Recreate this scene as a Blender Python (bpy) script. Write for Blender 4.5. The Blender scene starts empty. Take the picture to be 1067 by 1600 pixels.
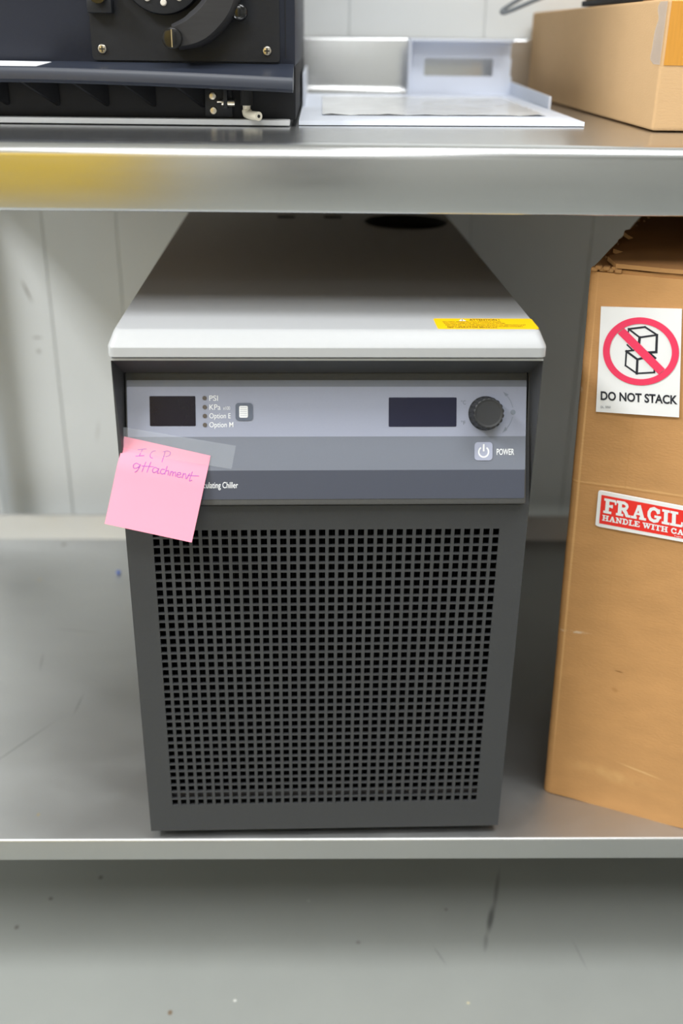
import bpy, bmesh, math, random
from mathutils import Vector, Matrix, noise

random.seed(7)
scn = bpy.context.scene
COL = scn.collection
R = math.radians

# ------------------------------------------------------------------ camera
cam_d = bpy.data.cameras.new('camera')
cam = bpy.data.objects.new('camera', cam_d)
COL.objects.link(cam)
PITCH, YAW, ROLL = .4352, .0221, .0129
fw = Vector((math.sin(YAW) * math.cos(PITCH), math.cos(YAW) * math.cos(PITCH), -math.sin(PITCH)))
rt0 = Vector((math.cos(YAW), -math.sin(YAW), 0))
up0 = rt0.cross(fw)
rt = math.cos(ROLL) * rt0 + math.sin(ROLL) * up0
up = -math.sin(ROLL) * rt0 + math.cos(ROLL) * up0
mw = Matrix((rt, up, -fw)).transposed().to_4x4()
mw.translation = Vector((-.0061, -.8376, .9766))
cam.matrix_world = mw
cam_d.sensor_fit = 'AUTO'
cam_d.sensor_width = 36
cam_d.lens = 36 * 1600.8 / 1600
cam_d.clip_start = .02
cam_d.dof.use_dof = True
cam_d.dof.focus_distance = .93
cam_d.dof.aperture_fstop = 3.2
scn.camera = cam

# ------------------------------------------------------------------ world, lights, exposure
wd = bpy.data.worlds.new('world')
scn.world = wd
wd.use_nodes = True
wd.node_tree.nodes['Background'].inputs[0].default_value = (.9, .95, 1, 1)
wd.node_tree.nodes['Background'].inputs[1].default_value = .0
scn.view_settings.view_transform = 'Standard'
scn.view_settings.look = 'None'
scn.view_settings.gamma = 1
scn.view_settings.use_curve_mapping = False
scn.view_settings.exposure = .04

CEIL = 2.75
LIGHTS = [  # x, y, size x, size y, power
    (-.30, -1.80, 1.2, .6, 36),
    (-2.0, -.9, .6, 1.2, 94),
    (.75, -.50, 1.2, .6, 30),  # added fill, brightens the back wall and table top
    (-.30, -3.4, 1.2, .6, 14),  # unseen far lamp, added to brighten the front faces
]
for i, (x, y, sx, sy, p) in enumerate(LIGHTS):
    ld = bpy.data.lights.new('ceiling_and_fill_lamp', 'AREA')
    ld.shape = 'RECTANGLE'
    ld.size, ld.size_y, ld.energy = sx, sy, p
    ld.color = (.97, .985, 1)
    lo = bpy.data.objects.new('ceiling_and_fill_lamp', ld)
    lo.location = (x, y, CEIL - .03)
    COL.objects.link(lo)


# ------------------------------------------------------------------ material helpers
def lin(c):
    o = []
    for v in c:
        v /= 255
        o.append(v / 12.92 if v <= .04045 else ((v + .055) / 1.055) ** 2.4)
    return (*o, 1)


class Mat:
    def __init__(self, name, col, rough=.5, metal=0, var=0, scale=20, stretch=(1, 1, 1), bump=0, bscale=400,
                 bstretch=None, rvar=0, coords='Object', spec=.5, trans=0, alpha=1, sss=0, aniso=0, detail=4):
        m = bpy.data.materials.new(name)
        m.use_nodes = True
        self.m, self.nt = m, m.node_tree
        self.b = self.nt.nodes['Principled BSDF']
        b = self.b
        b.inputs['Base Color'].default_value = lin(col)
        b.inputs['Roughness'].default_value = rough
        b.inputs['Metallic'].default_value = metal
        b.inputs['Specular IOR Level'].default_value = spec
        b.inputs['Transmission Weight'].default_value = trans
        b.inputs['Alpha'].default_value = alpha
        b.inputs['Subsurface Weight'].default_value = sss
        b.inputs['Subsurface Radius'].default_value = (.004, .004, .004)
        b.inputs['Anisotropic'].default_value = aniso
        self.tc = self.n('ShaderNodeTexCoord')
        self.geo = self.n('ShaderNodeNewGeometry')
        self.src = self.geo.outputs['Position'] if coords == 'World' else self.tc.outputs[coords]
        self.col = None
        base = self.n('ShaderNodeRGB')
        base.outputs[0].default_value = lin(col)
        self.col = base.outputs[0]
        nz = self.noise(scale, stretch, detail)
        if var:
            mr = self.n('ShaderNodeMapRange')
            mr.inputs['From Min'].default_value = .25
            mr.inputs['From Max'].default_value = .75
            mr.inputs['To Min'].default_value = 1 - var
            mr.inputs['To Max'].default_value = 1 + var
            self.l(nz, mr.inputs[0])
            mx = self.n('ShaderNodeVectorMath')
            mx.operation = 'SCALE'
            self.l(self.col, mx.inputs[0])
            self.l(mr.outputs[0], mx.inputs['Scale'])
            self.col = mx.outputs[0]
        self.setcol()
        if rvar:
            mr = self.n('ShaderNodeMapRange')
            mr.inputs['From Min'].default_value = .25
            mr.inputs['From Max'].default_value = .75
            mr.inputs['To Min'].default_value = rough - rvar
            mr.inputs['To Max'].default_value = rough + rvar
            self.l(self.noise(scale * 1.7, stretch, detail), mr.inputs[0])
            self.l(mr.outputs[0], b.inputs['Roughness'])
        if bump:
            bp = self.n('ShaderNodeBump')
            bp.inputs['Strength'].default_value = bump
            bp.inputs['Distance'].default_value = .001
            self.l(self.noise(bscale, bstretch or stretch, 3), bp.inputs['Height'])
            self.l(bp.outputs[0], b.inputs['Normal'])

    def n(self, t):
        return self.nt.nodes.new(t)

    def l(self, a, b):
        self.nt.links.new(a, b)

    def setcol(self):
        self.l(self.col, self.b.inputs['Base Color'])

    def noise(self, scale, stretch, detail=4):
        mp = self.n('ShaderNodeMapping')
        mp.inputs['Scale'].default_value = stretch
        self.l(self.src, mp.inputs[0])
        t = self.n('ShaderNodeTexNoise')
        t.inputs['Scale'].default_value = scale
        t.inputs['Detail'].default_value = detail
        self.l(mp.outputs[0], t.inputs['Vector'])
        return t.outputs[0]

    def mark(self, loc, radii, rot=(0, 0, 0), col=(90, 90, 90), strength=.5, soft=.2, rag=0, ragscale=200):
        """a stain, or crease light and shade put into colour: an ellipsoid in space, ragged by noise"""
        mp = self.n('ShaderNodeMapping')
        mp.vector_type = 'TEXTURE'
        mp.inputs['Location'].default_value = loc
        mp.inputs['Rotation'].default_value = rot
        mp.inputs['Scale'].default_value = radii
        self.l(self.src, mp.inputs[0])
        ln = self.n('ShaderNodeVectorMath')
        ln.operation = 'LENGTH'
        self.l(mp.outputs[0], ln.inputs[0])
        mr = self.n('ShaderNodeMapRange')
        mr.interpolation_type = 'SMOOTHSTEP'
        mr.inputs['From Min'].default_value = soft
        mr.inputs['From Max'].default_value = 1
        mr.inputs['To Min'].default_value = strength
        mr.inputs['To Max'].default_value = 0
        self.l(ln.outputs['Value'], mr.inputs[0])
        fac = mr.outputs[0]
        if rag:
            mm = self.n('ShaderNodeMapRange')
            mm.inputs['From Min'].default_value = .5 - .5 * (1 - rag) * .5
            mm.inputs['From Max'].default_value = .62
            self.l(self.noise(ragscale, (1, 1, 1)), mm.inputs[0])
            mu = self.n('ShaderNodeMath')
            mu.operation = 'MULTIPLY'
            self.l(fac, mu.inputs[0])
            self.l(mm.outputs[0], mu.inputs[1])
            fac = mu.outputs[0]
        mx = self.n('ShaderNodeMix')
        mx.data_type = 'RGBA'
        self.l(fac, mx.inputs['Factor'])
        self.l(self.col, mx.inputs['A'])
        mx.inputs['B'].default_value = lin(col)
        self.col = mx.outputs['Result']
        self.setcol()
        return self


# ------------------------------------------------------------------ mesh helpers
def link(name, me, mat, parent=None, smooth=None):
    o = bpy.data.objects.new(name, me)
    COL.objects.link(o)
    if mat:
        for m in (mat if isinstance(mat, (list, tuple)) else [mat]):
            me.materials.append(m.m if isinstance(m, Mat) else m)
    if parent:
        o.parent = parent
    if smooth:
        for p in me.polygons:
            p.use_smooth = True
        me.set_sharp_from_angle(angle=R(smooth))
    return o


def fin(name, bm, mat, parent=None, smooth=None, loc=None, rot=None):
    bmesh.ops.recalc_face_normals(bm, faces=bm.faces[:])
    me = bpy.data.meshes.new(name)
    bm.to_mesh(me)
    bm.free()
    o = link(name, me, mat, parent, smooth)
    if loc:
        o.location = loc
    if rot:
        o.rotation_euler = rot
    return o


def empty(name, loc=(0, 0, 0), rot=(0, 0, 0)):
    o = bpy.data.objects.new(name, None)
    o.empty_display_size = .05
    COL.objects.link(o)
    o.location = loc
    o.rotation_euler = rot
    return o


def tag(o, label=None, cat=None, group=None, kind=None):
    for k, v in (('label', label), ('category', cat), ('group', group), ('kind', kind)):
        if v:
            o[k] = v
    return o


def bx(bm, x0, y0, z0, x1, y1, z1, bev=0, seg=2, mi=0):
    r = bmesh.ops.create_cube(bm, size=1)
    vs = r['verts']
    for v in vs:
        v.co = Vector((x0 + (v.co.x + .5) * (x1 - x0), y0 + (v.co.y + .5) * (y1 - y0), z0 + (v.co.z + .5) * (z1 - z0)))
    fs = list({f for v in vs for f in v.link_faces})
    if bev:
        es = list({e for v in vs for e in v.link_edges})
        r = bmesh.ops.bevel(bm, geom=es, offset=bev, segments=seg, profile=.5, affect='EDGES')
        fs = list(set(r['faces']) | {f for f in fs if f.is_valid})
    for f in fs:
        if f.is_valid:
            f.material_index = mi
    return bm


def box(name, x0, y0, z0, x1, y1, z1, mat, parent=None, bev=0, seg=2, loc=None, rot=None):
    bm = bmesh.new()
    bx(bm, x0, y0, z0, x1, y1, z1, bev, seg)
    return fin(name, bm, mat, parent, 40 if bev else None, loc, rot)


def cyl(bm, c, axis, r, h, n=32, r2=None, cap=True, mi=0):
    """cylinder from c along axis"""
    q = Vector((0, 0, 1)).rotation_difference(Vector(axis).normalized()).to_matrix().to_4x4()
    m = Matrix.Translation(Vector(c)) @ q @ Matrix.Translation((0, 0, h / 2))
    before = set(bm.faces)
    bmesh.ops.create_cone(bm, cap_ends=cap, cap_tris=False, segments=n, radius1=r, radius2=r if r2 is None else r2, depth=h, matrix=m)
    for f in set(bm.faces) - before:
        f.material_index = mi


def lathe(bm, prof, n=32, mat4=None, rmod=None):
    """profile [(r, z)] turned about z"""
    rings = []
    for (r, z) in prof:
        ring = []
        for k in range(n):
            a = 2 * math.pi * k / n
            rr = r * (rmod(a, z) if rmod else 1)
            p = Vector((rr * math.cos(a), rr * math.sin(a), z))
            ring.append(bm.verts.new(mat4 @ p if mat4 else p))
        rings.append(ring)
    for a, b in zip(rings, rings[1:]):
        for k in range(n):
            bm.faces.new((a[k], a[(k + 1) % n], b[(k + 1) % n], b[k]))
    bm.faces.new(rings[0])
    bm.faces.new(rings[-1])


def prism(bm, pts, ax, d0, d1, mi=0):
    """polygon pts in the plane across axis ax ('x','y','z'), from d0 to d1"""
    def P(a, b, d):
        return {'x': (d, a, b), 'y': (a, d, b), 'z': (a, b, d)}[ax]
    A = [bm.verts.new(P(a, b, d0)) for a, b in pts]
    B = [bm.verts.new(P(a, b, d1)) for a, b in pts]
    n = len(pts)
    fs = [bm.faces.new(A), bm.faces.new(B)]
    for k in range(n):
        fs.append(bm.faces.new((A[k], A[(k + 1) % n], B[(k + 1) % n], B[k])))
    for f in fs:
        f.material_index = mi
    return fs


def rrect(x0, y0, x1, y1, r, n=5):
    o = []
    for cx, cy, a0 in ((x1 - r, y1 - r, 0), (x0 + r, y1 - r, 90), (x0 + r, y0 + r, 180), (x1 - r, y0 + r, 270)):
        for k in range(n + 1):
            a = R(a0 + 90 * k / n)
            o.append((cx + r * math.cos(a), cy + r * math.sin(a)))
    return o


def tube(bm, pts, r, n=12, closed=False):
    pts = [Vector(p) for p in pts]
    rings = []
    prev = None
    N = len(pts)
    for i, p in enumerate(pts):
        if closed:
            t = (pts[(i + 1) % N] - pts[i - 1]).normalized()
        else:
            t = (pts[min(i + 1, N - 1)] - pts[max(i - 1, 0)]).normalized()
        if prev is None:
            u = t.orthogonal().normalized()
        else:
            u = (prev - t * prev.dot(t)).normalized()
        prev = u
        w = t.cross(u)
        rr = r[i] if isinstance(r, (list, tuple)) else r
        rings.append([bm.verts.new(p + (u * math.cos(2 * math.pi * k / n) + w * math.sin(2 * math.pi * k / n)) * rr) for k in range(n)])
    for a, b in zip(rings, rings[1:] + (rings[:1] if closed else [])):
        for k in range(n):
            bm.faces.new((a[k], a[(k + 1) % n], b[(k + 1) % n], b[k]))
    if not closed:
        bm.faces.new(rings[0])
        bm.faces.new(rings[-1])


def spline(pts, per=8):
    """Catmull-Rom through pts"""
    P = [Vector(p) for p in pts]
    P = [2 * P[0] - P[1]] + P + [2 * P[-1] - P[-2]]
    o = []
    for i in range(1, len(P) - 2):
        a, b, c, d = P[i - 1:i + 3]
        for k in range(per):
            t = k / per
            o.append(.5 * ((2 * b) + (c - a) * t + (2 * a - 5 * b + 4 * c - d) * t * t + (3 * b - a - 3 * c + d) * t ** 3))
    o.append(P[-2])
    return o


STK = [0]


def stroke(bm, pts, w, f=lambda x, y: (x, y, 0), ext=True):
    """flat ribbon along a 2D polyline, mapped by f; overlapping quads, each lifted a hair"""
    for (x0, y0), (x1, y1) in zip(pts, pts[1:]):
        dx, dy = x1 - x0, y1 - y0
        L = math.hypot(dx, dy)
        if L < 1e-9:
            continue
        dx, dy = dx / L, dy / L
        e = w / 2 if ext is True else ext * w
        ax, ay, bx_, by = x0 - dx * e, y0 - dy * e, x1 + dx * e, y1 + dy * e
        nx, ny = -dy * w / 2, dx * w / 2
        q = [Vector(f(*p)) for p in ((ax + nx, ay + ny), (ax - nx, ay - ny), (bx_ - nx, by - ny), (bx_ + nx, by + ny))]
        STK[0] += 1
        lift = (q[1] - q[0]).cross(q[2] - q[0]).normalized() * (1.5e-5 * (STK[0] % 11))
        bm.faces.new([bm.verts.new(v + lift) for v in q])


def textmesh(s, bold=0):
    cu = bpy.data.curves.new('lettering_curve', 'FONT')
    cu.body = s
    cu.size = 1
    cu.offset = bold
    cu.resolution_u = 4
    o = bpy.data.objects.new('lettering_curve', cu)
    COL.objects.link(o)
    dg = bpy.context.evaluated_depsgraph_get()
    dg.update()
    me = bpy.data.meshes.new_from_object(o.evaluated_get(dg))
    bpy.data.objects.remove(o)
    bpy.data.curves.remove(cu)
    return me


def text(name, s, x0, y0, x1, y1, mat, parent, f=None, bold=0, n=0):
    """lettering s stretched to the rectangle; f maps the plane into the parent's space"""
    me = textmesh(s, bold)
    xs = [v.co.x for v in me.vertices]
    ys = [v.co.y for v in me.vertices]
    ax, bx_, ay, by = min(xs), max(xs), min(ys), max(ys)
    for v in me.vertices:
        u = x0 + (v.co.x - ax) / (bx_ - ax) * (x1 - x0)
        w = y0 + (v.co.y - ay) / (by - ay) * (y1 - y0)
        v.co = f(u, w) if f else (u, w, n)
    me.materials.clear()
    return link(name, me, mat, parent)


# ------------------------------------------------------------------ materials
m_wall = Mat('white_wall_panel', (236, 239, 239), .42, var=.02, scale=6, coords='World')
m_wall.mark((-.479, .81, .599), (.0035, .05, .026), (0, R(-20), 0), (120, 115, 108), .75, .1)
m_wall.mark((-.471, .81, .523), (.012, .05, .003), (0, 0, 0), (165, 162, 156), .7, .1)
m_wall.mark((-.471, .81, .500), (.006, .05, .006), (0, 0, 0), (165, 162, 156), .6, .1)
m_wall.mark((-.387, .81, .36), (.003, .05, .03), (0, R(10), 0), (190, 188, 184), .5, .1)
m_joint = Mat('wall_joint', (222, 225, 224), .6, var=.05, scale=30)
m_roomwall = Mat('room_wall_paint', (205, 205, 200), .7, var=.03, scale=3)
m_ceiling = Mat('ceiling_paint', (215, 215, 212), .8, var=.03, scale=8)
m_floor = Mat('grey_epoxy_floor', (150, 153, 149), .38, var=.035, scale=9, coords='World', bump=.05, bscale=60)
for (x, y, rx, ry, a, c, s) in ((.217, .13, .004, .05, -14, (98, 99, 97), .7), (.203, .085, .0055, .03, -16, (84, 86, 84), .85),
                                (.192, .05, .004, .02, -12, (105, 107, 105), .55), (.135, .03, .002, .02, 25, (112, 114, 112), .5),
                                (-.285, .155, .004, .005, 0, (70, 66, 60), .7), (-.34, .12, .004, .004, 0, (70, 66, 60), .7),
                                (-.37, .075, .004, .005, 0, (88, 82, 76), .7), (-.385, .0, .0035, .0035, 0, (66, 62, 58), .7),
                                (-.17, -.045, .004, .005, 0, (110, 85, 55), .8), (-.10, -.03, .003, .003, 0, (215, 215, 210), .8),
                                (.16, -.035, .003, .003, 0, (205, 195, 160), .8), (.15, .10, .003, .004, 0, (98, 94, 90), .6),
                                (.04, .05, .004, .004, 0, (105, 101, 96), .6), (-.02, .115, .003, .003, 0, (176, 176, 174), .7),
                                (.30, .03, .002, .03, 10, (118, 120, 118), .45), (-.02, -.065, .012, .003, -30, (118, 104, 90), .6)):
    m_floor.mark((x, y, 0), (rx, ry, .1), (0, 0, R(a)), c, s, .2)
m_steel = Mat('brushed_stainless', (206, 207, 208), .23, 1, var=.015, scale=14, stretch=(.6, 9, 9), bump=.012, bscale=220,
              bstretch=(.5, 22, 22), rvar=.015, aniso=.6)
tn = m_steel.n('ShaderNodeTangent')
tn.direction_type = 'UV_MAP'
tn.uv_map = 'brush'
m_steel.l(tn.outputs[0], m_steel.b.inputs['Tangent'])
m_steel.b.inputs['Anisotropic Rotation'].default_value = .25
m_shelf = Mat('dull_stainless_shelf', (192, 193, 192), .46, 1, var=.05, scale=5, stretch=(1, 1.6, 1), bump=.04, bscale=40,
              bstretch=(.5, 12, 12), rvar=.06, coords='World')
for (x, y, rx, ry, a, c, s) in ((-.43, .68, .006, .008, 0, (120, 108, 98), .6), (-.44, .27, .008, .03, 30, (150, 152, 156), .6),
                                (-.36, .155, .0022, .07, -33, (160, 160, 160), .7), (-.31, .235, .002, .03, -4, (160, 160, 160), .7),
                                (-.38, .33, .0022, .03, 8, (158, 158, 158), .6), (-.35, .41, .05, .002, -10, (164, 164, 164), .6),
                                (-.44, .56, .004, .005, 0, (210, 196, 160), .7), (-.31, .033, .003, .004, 0, (208, 194, 158), .8),
                                (-.41, .05, .05, .004, 2, (176, 178, 180), .5), (.31, .06, .02, .005, 20, (215, 215, 215), .4)):
    m_shelf.mark((x, y, .21), (rx, ry, .1), (0, 0, R(a)), c, s, .2)
m_bounce_board = Mat('bounce_board_brown', (116, 92, 70), .8, var=.15, scale=120)  # brown of the board added to tint bounced light
m_leg = Mat('steel_tube', (180, 180, 178), .35, 1, var=.03, scale=20)
m_char = Mat('charcoal_powder_coat', (62, 63, 65), .55, var=.04, scale=300, bump=.25, bscale=1400)
m_lid = Mat('pale_grey_powder_coat', (182, 184, 186), .42, var=.01, scale=200, bump=.08, bscale=1500)
m_rim = Mat('charcoal_plastic', (76, 76, 75), .6, var=.05, scale=400, bump=.3, bscale=1200)
m_black = Mat('black_inside', (6, 6, 7), .8, spec=.1, var=.3, scale=60)
m_fins = Mat('dark_fins', (12, 12, 15), .6, 0, spec=.15, var=.4, scale=120, stretch=(1, 1, 6))
m_innerbar = Mat('inner_frame_grey', (84, 82, 84), .6, var=.1, scale=80)
m_ov_light = Mat('overlay_light', (150, 155, 173), .45, var=.012, scale=500)
m_ov_mid = Mat('overlay_mid', (114, 119, 131), .45, var=.012, scale=500)
m_ov_dark = Mat('overlay_dark', (66, 70, 83), .45, var=.015, scale=500)
m_display = Mat('smoked_display', (22, 16, 28), .12, spec=.3, var=.05, scale=30)
m_display2 = Mat('smoked_display_blue', (36, 37, 56), .14, spec=.3, var=.05, scale=30)
m_white = Mat('white_print', (238, 240, 242), .5, var=.01, scale=50)
m_grprint = Mat('grey_print', (112, 118, 128), .5, var=.01, scale=50)
m_grmark = Mat('arrow_print', (122, 130, 142), .5, var=.01, scale=50)
m_led = Mat('brown_led', (88, 80, 74), .35, var=.05, scale=300)
m_btn = Mat('button_slate', (92, 100, 116), .5, var=.02, scale=300)
m_pbtn = Mat('button_lavender', (166, 171, 192), .5, var=.02, scale=300)
m_knob = Mat('black_knob', (36, 37, 39), .5, var=.05, scale=500, bump=.1, bscale=2000)
m_yellow = Mat('yellow_label', (250, 200, 8), .5, var=.01, scale=80)
m_blackprint = Mat('black_print', (52, 44, 22), .6, var=.02, scale=50)
m_ink = Mat('black_ink', (28, 32, 44), .6, var=.02, scale=50)
m_note = Mat('pink_paper', (249, 154, 177), .75, var=.012, scale=40, sss=0)
m_purple = Mat('purple_pen', (168, 96, 178), .7, var=.1, scale=300)
m_rubber = Mat('black_rubber', (24, 24, 25), .8, var=.1, scale=100)


def cardboard(name, col, var=.045):
    return Mat(name, col, .82, var=var, scale=24, stretch=(1, 1, 2.2), bump=.25, bscale=220, bstretch=(1, 1, 3), spec=.25)


m_card = cardboard('cardboard', (195, 147, 95), .07)
m_card_shade = cardboard('cardboard_flap_shaded', (166, 120, 76), .08)  # flap tone darkened, the table's shade put into the colour
m_card_edge = cardboard('cardboard_torn_edge', (176, 132, 84), .15)
m_card2 = cardboard('cardboard_pale', (206, 170, 126), .02)
m_label = Mat('white_paper_label', (240, 241, 242), .45, var=.01, scale=30)
m_red = Mat('label_red_pink', (240, 58, 98), .5, var=.02, scale=60)
m_red2 = Mat('label_red', (238, 44, 34), .45, var=.02, scale=60)
m_tapebrown = Mat('brown_packing_tape', (212, 150, 62), .22, var=.06, scale=60, stretch=(12, 12, .6))
m_tapeclear = Mat('clear_packing_tape', (225, 220, 214), .2, alpha=.28, var=.1, scale=60)
m_tape = Mat('clear_matte_tape', (222, 228, 236), .35, alpha=.10, var=.03, scale=60)
m_instr = Mat('navy_black_coat', (36, 40, 52), .45, spec=.35, var=.04, scale=300, bump=.15, bscale=1300)
m_instr2 = Mat('black_coat', (27, 29, 34), .5, spec=.35, var=.05, scale=200, bump=.12, bscale=1300)
m_instr3 = Mat('black_panel', (20, 21, 25), .6, spec=.3, var=.08, scale=60)  # near-black of the plinth and gussets
m_lip = Mat('slate_lip', (46, 51, 63), .34, var=.06, scale=60, stretch=(.3, 4, 4))
m_arm = Mat('scratched_black_arm', (44, 44, 46), .5, spec=.35, var=.12, scale=90, stretch=(.4, 4, 4))
m_gloss = Mat('gloss_black', (26, 26, 27), .15, var=.03, scale=50)
m_screw = Mat('nickel_screw', (205, 198, 185), .28, 1, var=.05, scale=200)
m_pin = Mat('cream_pin', (214, 208, 196), .4, var=.05, scale=200)
m_fit = Mat('cream_nylon', (224, 218, 200), .4, var=.04, scale=200)
m_alu = Mat('pale_base_edge', (198, 200, 202), .4, var=.04, scale=60, stretch=(.3, 4, 4))
m_paper = Mat('white_paper', (232, 233, 236), .7, var=.01, scale=60)
m_plastic = Mat('milky_plastic', (224, 230, 242), .4, var=.012, scale=30, spec=.4)
m_film = Mat('crinkled_film', (246, 248, 250), .18, alpha=.88, var=.04, scale=30, bump=.5, bscale=30, bstretch=(.5, 1, 1))  # white reflection on the clear film put into colour and alpha
m_cable = Mat('grey_cable', (122, 128, 134), .5, var=.03, scale=100)
m_dark = Mat('dark_grey_enamel', (58, 58, 60), .5, var=.03, scale=8)
m_ydoor = Mat('yellow_enamel', (226, 186, 30), .35, var=.02, scale=8)
m_blue = Mat('blue_bead', (60, 100, 190), .4, var=.05, scale=300)
m_trim = Mat('white_trim', (225, 225, 222), .5, var=.02, scale=20)

# ------------------------------------------------------------------ room
SH, TT, WY = .21, .898, .81        # shelf top, table top, wall face


def struct(o):
    o['kind'] = 'structure'
    return o


XL, XR, YF = -3.0, 2.4, -4.0
struct(box('floor', XL, YF, -.1, XR, WY + .1, 0, m_floor))
struct(box('ceiling', XL, YF, CEIL, XR, WY + .1, CEIL + .1, m_ceiling))
wb = struct(box('wall_back', XL, WY + .0015, 0, XR, WY + .1, CEIL, m_joint))
seams = [-2.4, -1.6, -.95, -.76, -.56 - .0025, -.443, -.327, -.13, .032, .229, .42, .62, .9, 1.4, 1.9]
ed = [XL] + seams + [XR]
for a, b in zip(ed, ed[1:]):
    box('wall_panel', a + .0009, WY, 0, b - .0009, WY + .0015, CEIL, m_wall, wb, .0006, 1)
struct(box('wall_left', XL - .1, YF, 0, XL, WY + .1, CEIL, m_roomwall))
struct(box('wall_right', XR, YF, 0, XR + .1, WY + .1, CEIL, m_roomwall))
struct(box('wall_front', XL, YF - .1, 0, XR, YF, CEIL, m_roomwall))
d2 = struct(box('added_dark_panel', -.30, YF, 0, .13, YF + .05, 2.0, m_dark, None, .004))  # unseen dark panel, added for a dark reflection in the steel table edge
box('dark_panel_handle', .04, YF + .05, .95, .07, YF + .08, 1.1, m_leg, d2, .004)
for i, (x, y, sx, sy, p) in enumerate(LIGHTS):  # ceiling frames, drawn round the added fill lamps too
    bm = bmesh.new()
    X, Y_, t = sx / 2 + .03, sy / 2 + .03, .03
    for a in ((-X, -Y_, X, -Y_ + t), (-X, Y_ - t, X, Y_), (-X, -Y_ + t, -X + t, Y_ - t), (X - t, -Y_ + t, X, Y_ - t)):
        bx(bm, a[0], a[1], -.032, a[2], a[3], 0)
    o = fin('trim_%d' % (i + 1), bm, m_trim, None, None, (x, y, CEIL))
    struct(o)

# ------------------------------------------------------------------ work table
TL_, TR_ = -.60, 1.18              # table ends
TF, TB = .030, WY - .004           # table front, back
table = empty('work_table', (0, .4, 0))
tag(table, 'brushed stainless steel work table with backsplash and grey undershelf', 'table')


def tpart(name, bm, mat, smooth=None):
    o = fin(name, bm, mat, table, smooth)
    o.location = (0, -.4, 0)
    uvl = o.data.uv_layers.new(name='brush')      # grain runs along x
    for lp in o.data.loops:
        c = o.data.vertices[lp.vertex_index].co
        uvl.data[lp.index].uv = (c.x, c.y + c.z)
    return o


def arc(cx, cy, r, a0, a1, n=6):
    return [(cx + r * math.cos(R(a0 + (a1 - a0) * k / n)), cy + r * math.sin(R(a0 + (a1 - a0) * k / n))) for k in range(n + 1)]


# top: sheet folded down at the front with a soft roll and a small return underneath
bm = bmesh.new()
r = .012
prof = [(TB, TT)] + arc(TF + r, TT - r, r, 90, 180, 10) + arc(TF + .003, .8435 + .003, .003, 180, 270, 3) + \
       [(TF + .018, .8435), (TF + .018, .8465), (TF + .0035, .8465), (TF + .0035, TT - .018), (TF + .018, TT - .0035), (TB, TT - .0035)]
prism(bm, prof, 'x', TL_, TR_)
for xe in (TL_, TR_ - .002):
    bx(bm, xe, TF + .002, .8435, xe + .002, TB, TT - .002)
tpart('tabletop', bm, m_steel, 35)
bm = bmesh.new()      # unseen brown board, added to darken and warm light bounced under the table
bx(bm, TL_ + .004, TF + .022, .866, TR_ - .004, TB - .002, TT - .0045)
tpart('bounce_board', bm, m_bounce_board)
bm = bmesh.new()      # cove and upstand
prof = [(TB - .040, TT), (TB - .03, TT + .001)] + arc(TB - .03, TT + .013, .012, 270, 360, 5) + \
       arc(TB - .018 + .004, .9755 - .004, .004, 180, 90, 3) + [(TB, .9755), (TB, TT - .003), (TB - .04, TT - .003)]
prism(bm, prof, 'x', TL_, TR_)
tpart('backsplash', bm, m_steel, 35)
# undershelf
bm = bmesh.new()
SF = -.006
prof = [(.735, SH)] + arc(SF + .003, SH - .003, .003, 90, 180, 4) + [(SF, .1835), (SF + .015, .1835), (SF + .015, .1855), (SF + .002, .1855), (SF + .002, SH - .004), (.735, SH - .002)]
prism(bm, prof, 'x', TL_ + .02, TR_ - .02)
shelf = tpart('undershelf', bm, m_shelf, 35)
bm = bmesh.new()
prism(bm, [(.700, SH), (.7005, SH + .001), (.716, SH + .036), (.718, SH + .037), (.7195, SH + .036), (.7195, SH)], 'x', TL_ + .05, TR_ - .05)
o = fin('rear_upstand', bm, m_shelf, shelf, 35)
for x in (TL_ + .024, TR_ - .024):
    for y in (.075, .755):
        bm = bmesh.new()
        cyl(bm, (x, y, .10), (0, 0, 1), .0205, .745, 24)
        leg = tpart('leg', bm, m_leg, 40)
        bm = bmesh.new()
        cyl(bm, (x, y, 0), (0, 0, 1), .024, .02, 24, .022)
        cyl(bm, (x, y, .02), (0, 0, 1), .016, .085, 24)
        fin('foot', bm, m_rubber, leg, 40)

# ------------------------------------------------------------------ chiller
ch = empty('recirculating_chiller', (0, 0, SH), (0, 0, .0201))
tag(ch, 'charcoal recirculating chiller with pale lid and square-hole front grille', 'chiller')
HW, CD = .1825, .66
# body shell: bottom, sides, back
bm = bmesh.new()
for s_ in (-1, 1):
    bx(bm, min(s_ * HW, s_ * (HW - .004)), .0028, .010, max(s_ * HW, s_ * (HW - .004)), CD, .3835)
    bx(bm, min(s_ * HW, s_ * (HW - .0004)), .0, .3835, max(s_ * HW, s_ * (HW - .0004)), CD, .5195)
bx(bm, -HW + .004, CD - .004, .010, HW - .004, CD, .5195)
bx(bm, -HW + .004, .0045, .010, HW - .004, CD - .004, .014)
bx(bm, -HW + .004, .036, .5165, HW - .004, CD - .004, .5195)
fin('housing', bm, m_char, ch)
# front with 36 x 36 square holes
bm = bmesh.new()
NX = NZ = 36
hx, hz = .0058, .0071
gx0, gx1, gz0, gz1 = -.1583, .1573, .2539 - SH, .5694 - SH
px = (gx1 - gx0 - hx) / (NX - 1)
pz = (gz1 - gz0 - hz) / (NZ - 1)
xs = [-HW] + [v for k in range(NX) for v in (gx0 + k * px, gx0 + k * px + hx)] + [HW]
zs = [.010] + [v for k in range(NZ) for v in (gz0 + k * pz, gz0 + k * pz + hz)] + [.3835]
GT = .0028


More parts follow.
